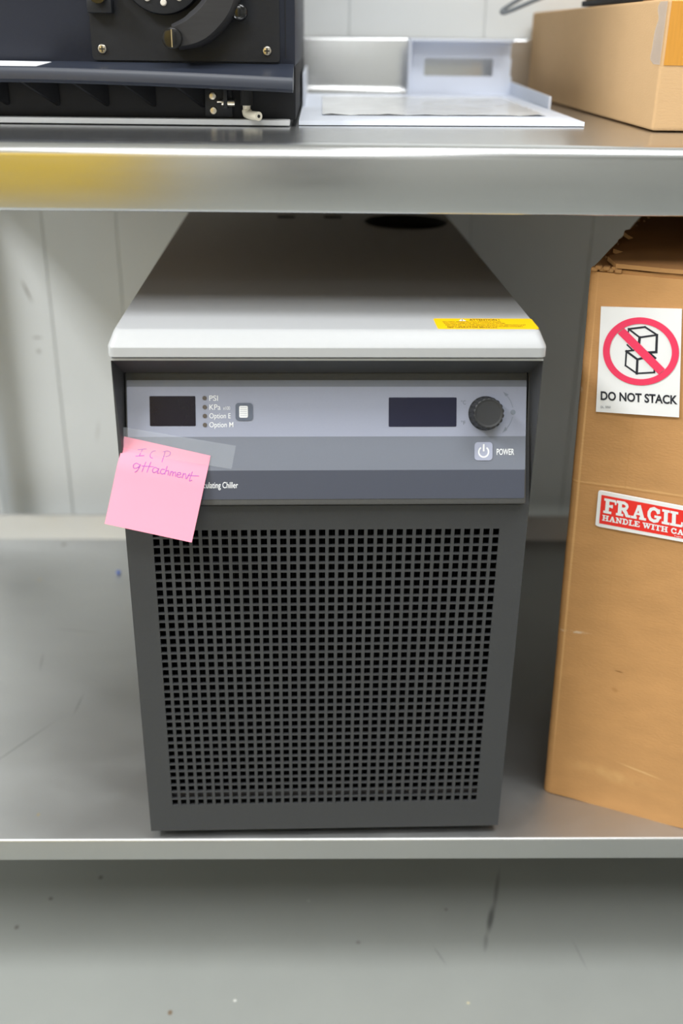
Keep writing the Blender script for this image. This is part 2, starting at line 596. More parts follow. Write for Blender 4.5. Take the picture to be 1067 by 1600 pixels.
def hole(i, j):
    return 0 <= i < len(xs) - 1 and 0 <= j < len(zs) - 1 and i % 2 == 1 and j % 2 == 1


V0 = [[bm.verts.new((x, 0, z)) for z in zs] for x in xs]
V1 = [[bm.verts.new((x, GT, z)) for z in zs] for x in xs]
for i in range(len(xs) - 1):
    for j in range(len(zs) - 1):
        if hole(i, j):
            for (a, b), (c, d) in (((i, j), (i + 1, j)), ((i + 1, j), (i + 1, j + 1)), ((i + 1, j + 1), (i, j + 1)), ((i, j + 1), (i, j))):
                bm.faces.new((V0[a][b], V0[c][d], V1[c][d], V1[a][b]))
        else:
            bm.faces.new((V0[i][j], V0[i + 1][j], V0[i + 1][j + 1], V0[i][j + 1]))
            bm.faces.new((V1[i][j], V1[i][j + 1], V1[i + 1][j + 1], V1[i + 1][j]))
for i in range(len(xs) - 1):
    for j in (0, len(zs) - 1):
        bm.faces.new((V0[i][j], V0[i + 1][j], V1[i + 1][j], V1[i][j]))
for j in range(len(zs) - 1):
    for i in (0, len(xs) - 1):
        bm.faces.new((V0[i][j], V0[i][j + 1], V1[i][j + 1], V1[i][j]))
grille = fin('grille', bm, m_char, ch)
# what lies behind the holes: black filter bed with upright fins, and a low cross bar
bm = bmesh.new()
bx(bm, -HW + .006, .055, .016, HW - .006, .058, .385)
fin('condenser', bm, m_black, ch)
bm = bmesh.new()
for k in range(110):
    x = -.165 + k * .003
    bx(bm, x, .046, .02, x + .0007, .055, .38)
tag(fin('condenser_fins', bm, m_fins, ch), kind='stuff')
box('inner_bar', -.172, .014, .0395, .172, .018, .0480, m_innerbar, ch)
# bezel round the recessed panel: mitred top strip and two tapering cheeks
bm = bmesh.new()
ix, iy, iz = .1774, .0262, .4992
for s in (-1, 1):
    q = [(s * HW, 0, .5195), (s * HW, 0, .3835), (s * ix, .0005, .3835), (s * ix, iy, iz)]
    bm.faces.new([bm.verts.new(p) for p in (q if s < 0 else q[::-1])])
bm.faces.new([bm.verts.new(p) for p in ((-HW, 0, .5195), (-ix, iy, iz), (ix, iy, iz), (HW, 0, .5195))])
for s in (-1, 1):
    bx(bm, min(s * ix, s * (HW - .004)), .03, .36, max(s * ix, s * (HW - .004)), .05, .5165)
bezel = fin('bezel', bm, m_char, ch)
bm = bmesh.new()
bx(bm, -HW, -.0004, .5180, HW, .004, .5198)
fin('bezel_edge', bm, m_alu, bezel)
# tilted control panel: local x across, y up the slope, z out of the panel
TH = math.atan2(.9428, .3333)
cp = box('control_panel', -.1786, -.0065, -.012, .1786, .112, -.0002, m_rim, ch, .0022, 2, (0, -.009, .605 - SH), (TH, 0, 0))
cp.scale = (.99, .99, .99)


def pbox(name, x0, y0, x1, y1, mat, z0=0, z1=.0004, r=.001, bev=0):
    bm = bmesh.new()
    prism(bm, rrect(x0, y0, x1, y1, r, 4), 'z', z0, z1)
    return fin(name, bm, mat, cp)


pbox('overlay_band', -.1768, .0988, .1772, .1046, m_ov_mid, -.0004, .0003)
pbox('overlay_band', -.1768, .0548, .1772, .0988, m_ov_light, -.0004, .0003, .0003)
pbox('overlay_band', -.1768, .0248, .1772, .0548, m_ov_mid, -.0004, .0003, .0003)
pbox('overlay_band', -.1768, -.0010, .1768, .0248, m_ov_dark, -.0004, .0003, .0012)
tag(pbox('display', -.1571, .0643, -.1169, .0906, m_display, 0, .0006, .0008), 'small dark purple display window')
tag(pbox('display', .0541, .0634, .1147, .0893, m_display2, 0, .0006, .0008), 'wide dark blue display window')
for t in (.0889, .0810, .0732, .0653):
    bm = bmesh.new()
    cyl(bm, (-.1088, t, .0002), (0, 0, 1), .0019, .0007, 20)
    fin('indicator', bm, m_led, cp)
Z1 = .0005
text('lettering', 'PSI', -.1047, .0864, -.0970, .0912, m_white, cp, n=Z1, bold=.004)
text('lettering', 'KPa', -.1047, .0785, -.0948, .0833, m_white, cp, n=Z1, bold=.004)
text('lettering', 'x100', -.0926, .0785, -.0864, .0816, m_white, cp, n=Z1)
text('lettering', 'Option E', -.1048, .0696, -.0860, .0756, m_white, cp, n=Z1, bold=.004)
text('lettering', 'Option M', -.1049, .0617, -.0838, .0678, m_white, cp, n=Z1, bold=.004)
text('lettering', '°C', .1188, .0830, .1230, .0868, m_grprint, cp, n=Z1)
text('lettering', '°F', .1188, .0650, .1228, .0688, m_grprint, cp, n=Z1)
text('lettering', 'POWER', .1512, .0380, .1670, .0436, m_white, cp, n=Z1, bold=.012)
text('lettering', 'Recirculating Chiller', -.1215, .0074, -.0803, .0146, m_white, cp, n=Z1, bold=.004)
bm = bmesh.new()
prism(bm, rrect(-.0817, .0690, -.0666, .0846, .0028), 'z', 0, .0011)
fin('menu_button', bm, m_btn, cp)
bm = bmesh.new()
prism(bm, rrect(-.0784, .0716, -.0708, .0820, .0012), 'z', .0011, .0014)
fin('button_icon', bm, m_white, cp)
bm = bmesh.new()
for k in range(5):
    stroke(bm, [(-.0774, .0733 + k * .0018), (-.0718, .0733 + k * .0018)], .00035, lambda x, y: (x, y, .00145))
fin('button_icon_lines', bm, m_ov_light, cp)
bm = bmesh.new()
prism(bm, rrect(.1313, .0332, .1474, .0495, .003), 'z', 0, .0009)
fin('power_button', bm, m_pbtn, cp)
bm = bmesh.new()
pc = (.1394, .0408)
stroke(bm, [(pc[0] + .0044 * math.cos(R(a)), pc[1] + .0046 * math.sin(R(a))) for a in range(125, 416, 12)], .0014, lambda x, y: (x, y, .00098), ext=.1)
stroke(bm, [(pc[0], pc[1] + .0012), (pc[0], pc[1] + .0062)], .0015, lambda x, y: (x, y, .00098))
fin('power_symbol', bm, m_white, cp)
# rotary knob with finger flutes
bm = bmesh.new()
kc = (.1405, .0752)


def flute(a, z):
    return 1 - (.06 if .002 < z < .0172 else 0) * (.5 + .5 * math.cos(18 * a)) ** 2


lathe(bm, [(.0152, 0), (.0152, .0016), (.0149, .0024), (.0141, .0155), (.0136, .0170), (.0126, .0180), (.0118, .0180), (.0112, .0177), (.0100, .0176)], 144,
      Matrix.Translation((kc[0], kc[1], .0004)), flute)
fin('knob', bm, m_knob, cp, 50)
# curved double arrow beside the knob
bm = bmesh.new()
ac, ar = (.1440, .0762), .0215
f = lambda x, y: (x, y, Z1)
for a0, a1 in ((12, 44), (-12, -44)):
    stroke(bm, [(ac[0] + ar * math.cos(R(a0 + (a1 - a0) * k / 8)), ac[1] + ar * math.sin(R(a0 + (a1 - a0) * k / 8))) for k in range(9)], .0005, f)
    s = 1 if a1 > 0 else -1
    a = R(a1)
    p = Vector((ac[0] + ar * math.cos(a), ac[1] + ar * math.sin(a)))
    d = Vector((-math.sin(a) * s, math.cos(a) * s))
    n_ = Vector((d.y, -d.x))
    bm.faces.new([bm.verts.new((*c, Z1)) for c in (p + d * .0045, p - d * .001 + n_ * .0018, p - n_ * .0012)])
cyl(bm, (ac[0] + ar, ac[1], .0003), (0, 0, 1), .0022, .0003, 20)
fin('turn_arrow', bm, m_grmark, cp)
# lid with soft chamfer, filler opening and two hand slots
bm = bmesh.new()
LX, LY0, LY1, LZ0, LZ1 = .1840, -.0045, .664, .5215, .5425
HC = (.1160, .5560)
rings = []
for ins, z in ((.004, LZ0), (.0, LZ0 + .0006), (.0, .5300), (.0006, .5312), (.0100, .5408), (.0118, .5420), (.0140, LZ1)):
    rings.append([bm.verts.new((x, y, z)) for x, y in rrect(-LX + ins * .42, LY0 + ins, LX - ins * .42, LY1 - ins, .006, 4)])
n = len(rings[0])
for a, b in zip(rings, rings[1:]):
    for k in range(n):
        bm.faces.new((a[k], a[(k + 1) % n], b[(k + 1) % n], b[k]))
bm.faces.new(rings[0])
loops = [[(HC[0] + .053 * math.cos(2 * math.pi * k / 48), HC[1] + .053 * math.sin(2 * math.pi * k / 48)) for k in range(48)]]
for x in (-.0428, .0204):
    loops.append([(x - .012, .585), (x + .012, .585), (x + .012, .605), (x - .012, .605)])
edges = [e for e in bm.edges if e.verts[0] in rings[-1] and e.verts[1] in rings[-1]]
for lp in loops:
    top = [bm.verts.new((x, y, LZ1)) for x, y in lp]
    low = [bm.verts.new((x, y, LZ0 + .004)) for x, y in lp]
    for k in range(len(lp)):
        bm.faces.new((top[k], top[(k + 1) % len(lp)], low[(k + 1) % len(lp)], low[k])).material_index = 1
        edges.append(bm.edges.get((top[k], top[(k + 1) % len(lp)])))
    bm.faces.new(low).material_index = 1
bmesh.ops.triangle_fill(bm, use_beauty=True, use_dissolve=False, edges=edges, normal=(0, 0, 1))
lid = fin('lid', bm, [m_lid, m_rubber], ch, 25)
for p in lid.data.polygons:
    if p.normal.z > .999 or p.normal.z < -.999:
        p.use_smooth = False
bm = bmesh.new()      # black well below the opening
n = 48
prof = [(.0545, .5436), (.0530, .5442), (.0512, .5436), (.0505, .535), (.045, .530), (.0, .530)]
rings = []
for rr, z in prof[:-1]:
    rings.append([bm.verts.new((HC[0] + rr * math.cos(2 * math.pi * k / n), HC[1] + rr * math.sin(2 * math.pi * k / n), z)) for k in range(n)])
for a, b in zip(rings, rings[1:]):
    for k in range(n):
        bm.faces.new((a[k], a[(k + 1) % n], b[(k + 1) % n], b[k]))
bm.faces.new(rings[-1])
fin('filler_opening', bm, m_rubber, lid, 40)
# yellow caution label
WX0, WX1, WY0, WY1, WZ = .0925, .1790, .0100, .0450, LZ1 + .0003
bm = bmesh.new()
prism(bm, rrect(WX0, WY0, WX1, WY1, .0025), 'z', LZ1 - .0001, WZ)
wl = fin('warning_label', bm, m_yellow, ch)
wn = WZ + .0001
text('lettering', 'ATTENTION !', .1235, .0370, .1500, .0425, m_blackprint, wl, n=wn, bold=.02)
for (a, b, s, y) in ((.0995, .1500, 'DO NOT OPERATE UNIT WITHOUT FLUID', .0315), (.1000, .1530, 'DO NOT OPERATE UNIT WITHOUT FILTER', .0265),
                     (.1005, .1700, 'DISCONNECT POWER BEFORE MOVING OR SERVICING UNIT', .0210),
                     (.1010, .1660, 'ALLOW AIR SPACE AROUND UNIT FOR PROPER COOLING', .0160), (.1010, .1440, 'SEE OPERATOR MANUAL', .0125)):
    text('lettering', s, a, y, b, y + .0030, m_blackprint, wl, n=wn, bold=.01)
bm = bmesh.new()
bm.faces.new([bm.verts.new((x, y, wn)) for x, y in ((.1140, .0362), (.1205, .0362), (.11725, .0432))])
tri = fin('warning_triangle', bm, m_white, wl)
bm = bmesh.new()
stroke(bm, [(.11725, .0385), (.11725, .0410)], .0007, lambda x, y: (x, y, wn + .0001))
stroke(bm, [(.11725, .0371), (.11725, .0373)], .0007, lambda x, y: (x, y, wn + .0001))
fin('exclamation_mark', bm, m_blackprint, wl)
for x in (-.15, .15):
    for y in (.05, .60):
        bm = bmesh.new()
        cyl(bm, (x, y, 0), (0, 0, 1), .014, .011, 24, .012)
        fin('foot', bm, m_rubber, ch, 40)

# ------------------------------------------------------------------ sticky note and its tape, laid out in the panel's plane
PM = Matrix.Translation((0, 0, SH)) @ Matrix.Rotation(.0201, 4, 'Z') @ Matrix.Translation((0, -.009, .605 - SH)) @ Matrix.Rotation(TH, 4, 'X')
tl, tr, br, bl = Vector((-.1780, .0548)), Vector((-.1031, .0377)), Vector((-.1190, -.0370)), Vector((-.1925, -.0195))


def note_pt(a, b, lift=0):
    """a across 0..1, b down 0..1; stuck along the top, curling away lower down"""
    p = tl.lerp(tr, a).lerp(bl.lerp(br, a), b)
    z = .0011 + lift + .016 * max(0, b - .12) ** 1.35
    u = min(1, max(0, (b - .10) / .25))
    z += .0085 * u * u * (3 - 2 * u) * (1 - .75 * a)
    return (p.x, p.y, z)


note = empty('sticky_note', PM.translation, PM.to_euler())
tag(note, 'pink sticky note with purple handwriting on the chiller front', 'sticky note')
bm = bmesh.new()
NN = 18
for lift in (0, .0002):
    g = [[bm.verts.new(note_pt(i / NN, j / NN, lift)) for j in range(NN + 1)] for i in range(NN + 1)]
    for i in range(NN):
        for j in range(NN):
            bm.faces.new((g[i][j], g[i + 1][j], g[i + 1][j + 1], g[i][j + 1]))
    if lift == 0:
        g0 = g
for i in range(NN):
    for (a, b, c, d) in ((g0[i][0], g0[i + 1][0], g[i + 1][0], g[i][0]), (g0[i][NN], g0[i + 1][NN], g[i + 1][NN], g[i][NN]),
                         (g0[0][i], g0[0][i + 1], g[0][i + 1], g[0][i]), (g0[NN][i], g0[NN][i + 1], g[NN][i + 1], g[NN][i])):
        bm.faces.new((a, b, c, d))
fin('paper', bm, m_note, note, 40)
# handwriting: strokes in note coordinates (across, down)
WR = [
    # I C P
    [(.17, .115), (.26, .085)], [(.22, .10), (.20, .175)], [(.165, .19), (.25, .165)],
    [(.365, .085), (.335, .10), (.318, .135), (.325, .165), (.35, .172)],
    [(.475, .075), (.465, .19)], [(.455, .075), (.50, .055), (.535, .065), (.53, .10), (.49, .125), (.468, .125)],
    # attachment
    [(.235, .275), (.19, .265), (.165, .295), (.185, .325), (.225, .30), (.24, .27), (.225, .335), (.20, .365)],
    [(.29, .23), (.275, .34)], [(.345, .22), (.33, .335)], [(.26, .28), (.385, .262)],
    [(.445, .275), (.405, .265), (.385, .30), (.405, .325), (.44, .295), (.45, .27), (.445, .32), (.465, .318)],
    [(.515, .265), (.485, .27), (.475, .305), (.50, .32), (.52, .308)],
    [(.535, .225), (.527, .315)], [(.53, .285), (.555, .268), (.565, .285), (.565, .315)],
    [(.59, .27), (.585, .318)], [(.588, .285), (.61, .268), (.618, .315)], [(.618, .285), (.64, .268), (.65, .315)],
    [(.665, .292), (.70, .283), (.695, .262), (.67, .27), (.665, .305), (.69, .316), (.715, .305)],
    [(.73, .262), (.728, .315)], [(.73, .28), (.755, .262), (.775, .315), (.80, .25)],
    [(.825, .225), (.815, .325), (.84, .318)], [(.785, .275), (.905, .255)],
]
bm = bmesh.new()
for s in WR:
    s3 = spline([(x, y, 0) for x, y in s], 5) if len(s) > 2 else [Vector((*s[0], 0)), Vector((*s[1], 0))]
    pl = [s3[0]]
    for q in s3[1:]:
        k = max(1, int((q - pl[-1]).length / .012))
        p_ = pl[-1]
        pl += [p_.lerp(q, i / k) for i in range(1, k + 1)]
    stroke(bm, [(v.x + .01, v.y) for v in pl], .0085, lambda x, y: note_pt(x, y, .00045))
fin('handwriting', bm, m_purple, note)
bm = bmesh.new()
tp = [Vector((-.1790, .0630)), Vector((-.0808, .0463)), Vector((-.0850, .0258)), Vector((-.1800, .0420))]
g = {}
for k, lift in ((0, .00165), (1, .00178)):
    for i in range(21):
        for j in range(5):
            a, b = i / 20, j / 4
            p = tp[0].lerp(tp[1], a).lerp(tp[3].lerp(tp[2], a), b)
            # down onto the panel where it leaves the note
            onnote = 1 / (1 + math.exp((a - .79) * 60))
            z = (.0005 + (lift - .0005) * onnote) + (k * .00012)
            g[k, i, j] = bm.verts.new((p.x, p.y, z + .0001))
for k in (0, 1):
    for i in range(20):
        for j in range(4):
            bm.faces.new((g[k, i, j], g[k, i + 1, j], g[k, i + 1, j + 1], g[k, i, j + 1]))
o = fin('tape_strip', bm, m_tape, None, 40)
o.matrix_world = PM
tag(o, 'strip of clear tape across the top of the pink note', 'tape')

# ------------------------------------------------------------------ big cardboard box on the shelf
cb = empty('cardboard_box', (.2415, .0674, SH), (0, 0, R(-23.29)))
tag(cb, 'tall brown cardboard box standing on the shelf with warning labels', 'box')
LXB, LYB, HB, WB, DB = -.02526, .0128, .578, .25, .40


def bp(s, h, off=0):
    return Vector((s + LXB * h, LYB * h - off, h))


bm = bmesh.new()
NH = 40
outline = rrect(0, 0, WB, DB, .009, 4)


def densify(o, mx=.02):
    q = []
    for a, b in zip(o, o[1:] + o[:1]):
        L = math.hypot(b[0] - a[0], b[1] - a[1])
        k = max(1, int(L / mx))
        q += [(a[0] + (b[0] - a[0]) * i / k, a[1] + (b[1] - a[1]) * i / k) for i in range(k)]
    return q


outline = densify(outline)
rings = []
for j in range(NH + 1):
    h = HB * j / NH
    ring = []
    for (x, y) in outline:
        w = noise.noise(Vector((x * 9, y * 9, h * 7))) * .0018 + noise.noise(Vector((x * 30, y * 30, h * 26))) * .0005
        inner = Vector((WB / 2 - x, DB / 2 - y, 0)).normalized()
        p = bp(x, h) + Vector((0, y, 0)) + inner * (w + .0024)
        if j == 0:
            p.z += .004 * max(0, noise.noise(Vector((x * 22, y * 22, 3.1))))
        if y < .02 and abs(x - .052) < .003 and h > .02:
            p.y += .0010          # upright crease
        ring.append(bm.verts.new(p))
    rings.append(ring)
n = len(outline)
for a, b in zip(rings, rings[1:]):
    for k in range(n):
        bm.faces.new((a[k], a[(k + 1) % n], b[(k + 1) % n], b[k]))
bm.faces.new(rings[0])
bm.faces.new(rings[-1])
m_card.mark((LXB * .21 + .018, 0, .2105), (.022, .05, .0022), (0, R(-6), 0), (226, 208, 184), .8, .2, .6, 300)
m_card.mark((LXB * .5, 0, .468), (.008, .05, .006), (0, 0, 0), (232, 214, 190), .7, .1, .6, 300)
m_card.mark((LXB * .17 + .068, 0, .1748), (.0062, .05, .0009), (0, R(4), 0), (120, 80, 40), .9, .3)
m_card.mark((LXB * .15 + .066, 0, .152), (.005, .05, .0035), (0, R(25), 0), (176, 128, 76), .7, .3)
m_card.mark((.05, 0, .3775), (.09, .05, .0014), (0, R(-1), 0), (222, 176, 118), .6, .5)  # level crease: its lit line put into the colour
m_card.mark((.05, 0, .3755), (.09, .05, .0012), (0, R(-1), 0), (176, 128, 76), .6, .5)  # the same crease's shaded line, painted below the lit one
m_card.mark((.042, 0, .46), (.0012, .05, .16), (0, R(-1.4), 0), (188, 140, 86), .4, .3)  # upright crease, its shade painted as a darker line
m_card.mark((.044, 0, .26), (.0012, .05, .12), (0, R(-1.4), 0), (190, 142, 88), .3, .3)  # lower run of the painted upright crease shade
m_card.mark((.002, 0, .30), (.0016, .05, .32), (0, R(-1.4), 0), (226, 180, 122), .6, .5)  # highlight of the rounded left edge, painted into the colour
m_card.mark((.07, 0, .045), (.06, .05, .012), (0, R(4), 0), (212, 168, 112), .6, .2, .5, 60)
m_card.mark((.10, 0, .06), (.03, .05, .0015), (0, R(10), 0), (226, 186, 130), .6, .3)
fin('body', bm, m_card, cb, 50)
# two top flaps lying one on the other, the upper one torn along its left edge
rnd = random.Random(3)


def flap(name, z0, th, x0, d0, d1, rag, bow, mat):
    bm = bmesh.new()
    left = []
    N_ = 34
    for k in range(N_ + 1):
        y = d0 + (d1 - d0) * k / N_
        left.append((x0 + rag * (.5 + .9 * noise.noise(Vector((y * 38, 1.7, 0))) + .5 * noise.noise(Vector((y * 120, 4.2, 0)))), y))
    cols = 12
    top, bot = [], []
    for (xl, y) in left:
        tr_, br_ = [], []
        for c in range(cols + 1):
            x = xl + (WB - .002 - xl) * c / cols
            bz = bow * math.sin(math.pi * min(1, (y - d0) / (d1 - d0))) + .0015 * noise.noise(Vector((x * 20, y * 20, z0 * 50)))
            if y - d0 < .001:
                bz -= .0008 + .0012 * noise.noise(Vector((x * 70, 9, z0 * 9)))
            p = Vector((x + LXB * HB, y + LYB * HB, z0 + bz))
            br_.append(bm.verts.new(p))
            tr_.append(bm.verts.new(p + Vector((0, 0, th))))
        top.append(tr_)
        bot.append(br_)
    for j in range(N_):
        for c in range(cols):
            bm.faces.new((top[j][c], top[j][c + 1], top[j + 1][c + 1], top[j + 1][c]))
            bm.faces.new((bot[j][c], bot[j][c + 1], bot[j + 1][c + 1], bot[j + 1][c]))
        for c in (0, cols):
            f_ = bm.faces.new((top[j][c], top[j + 1][c], bot[j + 1][c], bot[j][c]))
            f_.material_index = 1
    for c in range(cols):
        for j in (0, N_):
            f_ = bm.faces.new((top[j][c], top[j][c + 1], bot[j][c + 1], bot[j][c]))
            f_.material_index = 1
    return fin(name, bm, [mat, m_card_edge], cb)


flap('flap', HB + .0004, .0035, .006, .004, .385, .006, .002, m_card_shade)
flap('flap', HB + .0052, .0038, .012, .0015, .385, .016, .006, m_card_shade)
# crumpled corner of the lower flap
bm = bmesh.new()
for k in range(7):
    c = bp(.006 + .0035 * k, HB + .0005 + .0015 * (k % 2), -.004)
    bx(bm, c.x - .003, c.y - .004 + .001 * (k % 3), c.z, c.x + .003, c.y + .004, c.z + .0035, .0008, 1)
fin('crumpled_edge', bm, m_card_edge, cb, 40)


# DO NOT STACK label
def quad(c, off):
    c = [Vector(p) for p in c]    # tl tr br bl
    return lambda a, b: bp(*(c[3].lerp(c[2], a).lerp(c[0].lerp(c[1], a), b)), off)


D = [(.0152, .5480), (.0848, .5529), (.0942, .4549), (.0197, .4497)]
f0, f1, f2, f3 = (quad(D, o_) for o_ in (.0006, .0010, .00125, .0015))


def sheet(name, f, mat, parent, pts, back=.0022):
    bm = bmesh.new()
    A = [bm.verts.new(f(*p)) for p in pts]
    B = [bm.verts.new(f(*p) + Vector((0, back, 0))) for p in pts]
    bm.faces.new(A)
    bm.faces.new(B)
    for k in range(len(pts)):
        bm.faces.new((A[k], A[(k + 1) % len(pts)], B[(k + 1) % len(pts)], B[k]))
    return fin(name, bm, mat, parent)


dn = sheet('do_not_stack_label', f0, m_label, cb, [(0, 0), (1, 0), (1, 1), (0, 1)])
tag(dn, 'white square label with a red prohibition ring')


def uv(u, v):      # photo crop position (157..1067, 62..1300) -> label unit square
    t = (v - 62) / 1195
    l = 157 - 57 * t
    r_ = 1068 - 28 * t
    a = (u - l) / (r_ - l)
    b = 1 - (v - 62 - 10 * a) / (1195 + 37 * a)
    return a, b


bm = bmesh.new()     # ring
cx, cy, rx, ry, w = 610, 552, 428, 384, 80
N_ = 72
for k in range(N_):
    q = []
    for kk, s in ((k, 1), (k, 0), (k + 1, 0), (k + 1, 1)):
        a = 2 * math.pi * kk / N_
        q.append(bm.verts.new(f2(*uv(cx + (rx - w * s * .98) * math.cos(a), cy + (ry - w * s * .9) * math.sin(a)))))
    bm.faces.new(q)
fin('prohibition_ring', bm, m_red, dn)
bm = bmesh.new()
bm.faces.new([bm.verts.new(f3(*uv(*p))) for p in ((350, 350), (425, 290), (885, 742), (815, 805))])
fin('prohibition_bar', bm, m_red, dn)
bm = bmesh.new()
for pts, wd_ in (([(475, 300), (660, 275), (795, 360), (600, 392), (475, 300)], 15), ([(475, 305), (470, 345)], 12), ([(600, 392), (592, 470)], 22),
                 ([(793, 362), (786, 552), (690, 560)], 20), ([(460, 478), (520, 535)], 12),
                 ([(448, 548), (530, 538)], 14), ([(450, 550), (575, 640), (640, 622)], 18), ([(450, 552), (440, 712), (568, 800), (765, 785), (766, 745)], 14),
                 ([(575, 642), (568, 800)], 20), ([(715, 570), (772, 620)], 20)):
    stroke(bm, pts, wd_ * 1.35, lambda x, y: f1(*uv(x, y)))
fin('stacked_cubes_symbol', bm, m_ink, dn)
text('lettering', 'DO NOT STACK', 157, -1118, 1022, -1012, m_ink, dn, f=lambda x, y: f1(*uv(x, -y + (x - 157) * .038 )), bold=.028)
text('lettering', 'DL. 5050', 157, -1212, 270, -1186, m_grprint, dn, f=lambda x, y: f1(*uv(x, -y)))

# FRAGILE label, lettering in slab strokes
SW, SS = .27, .17
LET = {
    'F': (.92, [([(.26, .06), (.26, .94)], SW), ([(.04, .92), (.82, .92)], SS), ([(.84, .92), (.86, .70)], .12), ([(.26, .52), (.62, .52)], SS), ([(.62, .62), (.62, .42)], .10), ([(.04, .08), (.56, .08)], SS)]),
    'R': (1.08, [([(.26, .06), (.26, .94)], SW), ([(.04, .92), (.55, .92), (.72, .84), (.78, .72), (.70, .56), (.55, .50), (.3, .50)], .20), ([(.50, .50), (.70, .30), (.80, .10)], .24), ([(.04, .08), (.50, .08)], SS), ([(.76, .08), (1.02, .08)], SS)]),
    'A': (1.12, [([(.24, .08), (.52, .92)], .17), ([(.54, .92), (.84, .08)], .27), ([(.36, .36), (.70, .36)], .14), ([(.03, .08), (.40, .08)], SS), ([(.62, .08), (1.06, .08)], SS)]),
    'G': (1.08, [([(.82, .66), (.70, .86), (.50, .93), (.28, .84), (.16, .62), (.16, .38), (.28, .16), (.52, .07), (.76, .14), (.86, .38)], .22), ([(.58, .40), (1.0, .40)], SS), ([(.86, .92), (.86, .66)], .13)]),
    'I': (.58, [([(.27, .06), (.27, .94)], SW), ([(.03, .92), (.51, .92)], SS), ([(.03, .08), (.51, .08)], SS)]),
    'L': (.90, [([(.26, .06), (.26, .94)], SW), ([(.03, .92), (.52, .92)], SS), ([(.03, .08), (.80, .08)], SS), ([(.82, .08), (.84, .34)], .12)]),
    'E': (.94, [([(.26, .06), (.26, .94)], SW), ([(.04, .92), (.82, .92)], SS), ([(.83, .92), (.84, .72)], .12), ([(.26, .52), (.60, .52)], SS), ([(.60, .62), (.60, .42)], .10), ([(.04, .08), (.84, .08)], SS), ([(.85, .08), (.87, .32)], .12)]),
    'H': (1.10, [([(.24, .06), (.24, .94)], SW), ([(.82, .06), (.82, .94)], SW), ([(.24, .5), (.82, .5)], SS), ([(.02, .92), (.46, .92)], SS), ([(.02, .08), (.46, .08)], SS), ([(.60, .92), (1.04, .92)], SS), ([(.60, .08), (1.04, .08)], SS)]),
    'N': (1.10, [([(.22, .06), (.22, .94)], .18), ([(.84, .06), (.84, .94)], .18), ([(.24, .90), (.82, .10)], .24), ([(.02, .92), (.36, .92)], SS), ([(.02, .08), (.42, .08)], SS), ([(.64, .92), (1.04, .92)], SS)]),
    'D': (1.04, [([(.26, .06), (.26, .94)], SW), ([(.04, .92), (.52, .92), (.76, .80), (.86, .5), (.76, .20), (.52, .08), (.04, .08)], .20)]),
    'W': (1.40, [([(.18, .90), (.42, .10)], .24), ([(.44, .10), (.68, .86)], .15), ([(.68, .88), (.92, .10)], .24), ([(.94, .10), (1.18, .90)], .15), ([(.0, .92), (.40, .92)], SS), ([(.50, .92), (.86, .92)], SS), ([(.98, .92), (1.36, .92)], SS)]),
    'T': (1.0, [([(.48, .06), (.48, .94)], SW), ([(.06, .92), (.90, .92)], SS), ([(.08, .92), (.07, .68)], .12), ([(.88, .92), (.89, .68)], .12), ([(.24, .08), (.72, .08)], SS)]),
    'C': (1.0, [([(.82, .66), (.68, .86), (.50, .93), (.28, .84), (.16, .62), (.16, .38), (.28, .16), (.52, .07), (.76, .14), (.88, .32)], .22), ([(.84, .94), (.84, .66)], .13)]),
    ' ': (.45, []),
}


def slab(s, x0, y0, x1, y1, f, bm):
    tot = sum(LET[c][0] for c in s)
    k = (x1 - x0) / tot
    x = x0
    hh = y1 - y0
    for c in s:
        w_, st = LET[c]
        for pts, wd_ in st:
            # strokes are laid in a unit cell, then scaled
            stroke(bm, pts, wd_, lambda a, b, x=x: f(x + a * k, y0 + b * hh), ext=.18)
        x += w_ * k


FR = [(.0293, .3715), (.1262, .3683), (.1302, .3328), (.0297, .3340)]
g0_, g1_, g2_ = (quad(FR, o_) for o_ in (.0006, .0009, .0012))
fl = sheet('fragile_label', g0_, m_label, cb, rrect(0, 0, 1, 1, .045, 4))
tag(fl, 'red FRAGILE label with a white border')
bm = bmesh.new()
bm.faces.new([bm.verts.new(g1_(*p)) for p in ((.035, .10), (.965, .10), (.965, .90), (.035, .90))])
fin('red_field', bm, m_red2, fl)
bm = bmesh.new()
slab('FRAGILE', .065, .42, .945, .83, g2_, bm)
fin('lettering', bm, m_white, fl)
bm = bmesh.new()
slab('HANDLE WITH CARE', .062, .20, .950, .36, g2_, bm)
fin('lettering', bm, m_white, fl)
text('lettering', 'Tape Logic', .74, .115, .90, .165, m_white, fl, f=g2_)

# ------------------------------------------------------------------ box on the table top
ub = empty('cardboard_box', (.3006, .1741, TT), (0, 0, R(.4)))
tag(ub, 'low pale brown cardboard box with packing tape on the table top', 'box')
UH, UD, UW = .112, .622, .42
bm = bmesh.new()
bx(bm, 0, 0, .0015, UW, UD, UH, .003, 3)
fin('body', bm, m_card2, ub, 40)
bm = bmesh.new()     # brown tape over the front top edge
pr_ = [(-.0006, .0575), (-.0006, UH - .002), (.0015, UH + .0006), (.09, UH + .0006), (.09, UH + .0002), (.003, UH + .0002), (.0002, UH - .003), (.0002, .0575)]
prism(bm, pr_, 'x', .0035, UW - .004)
fin('packing_tape', bm, m_tapebrown, ub, 30)
bm = bmesh.new()     # clear tape end wrapped round the left edge
pts = []
for k in range(15):
    z = .058 + (UH - .060) * k / 14
    yy = .020 + .012 * (1 - k / 14) + .010 * noise.noise(Vector((z * 90, 2, 5)))
    if k == 0:
        yy -= .012
    pts.append((yy, z))
prism(bm, [(-.0004, .058)] + [(p[0], p[1]) for p in pts] + [(-.0004, UH - .002)], 'x', -.0007, -.0002)
fin('tape_end', bm, m_tapeclear, ub)
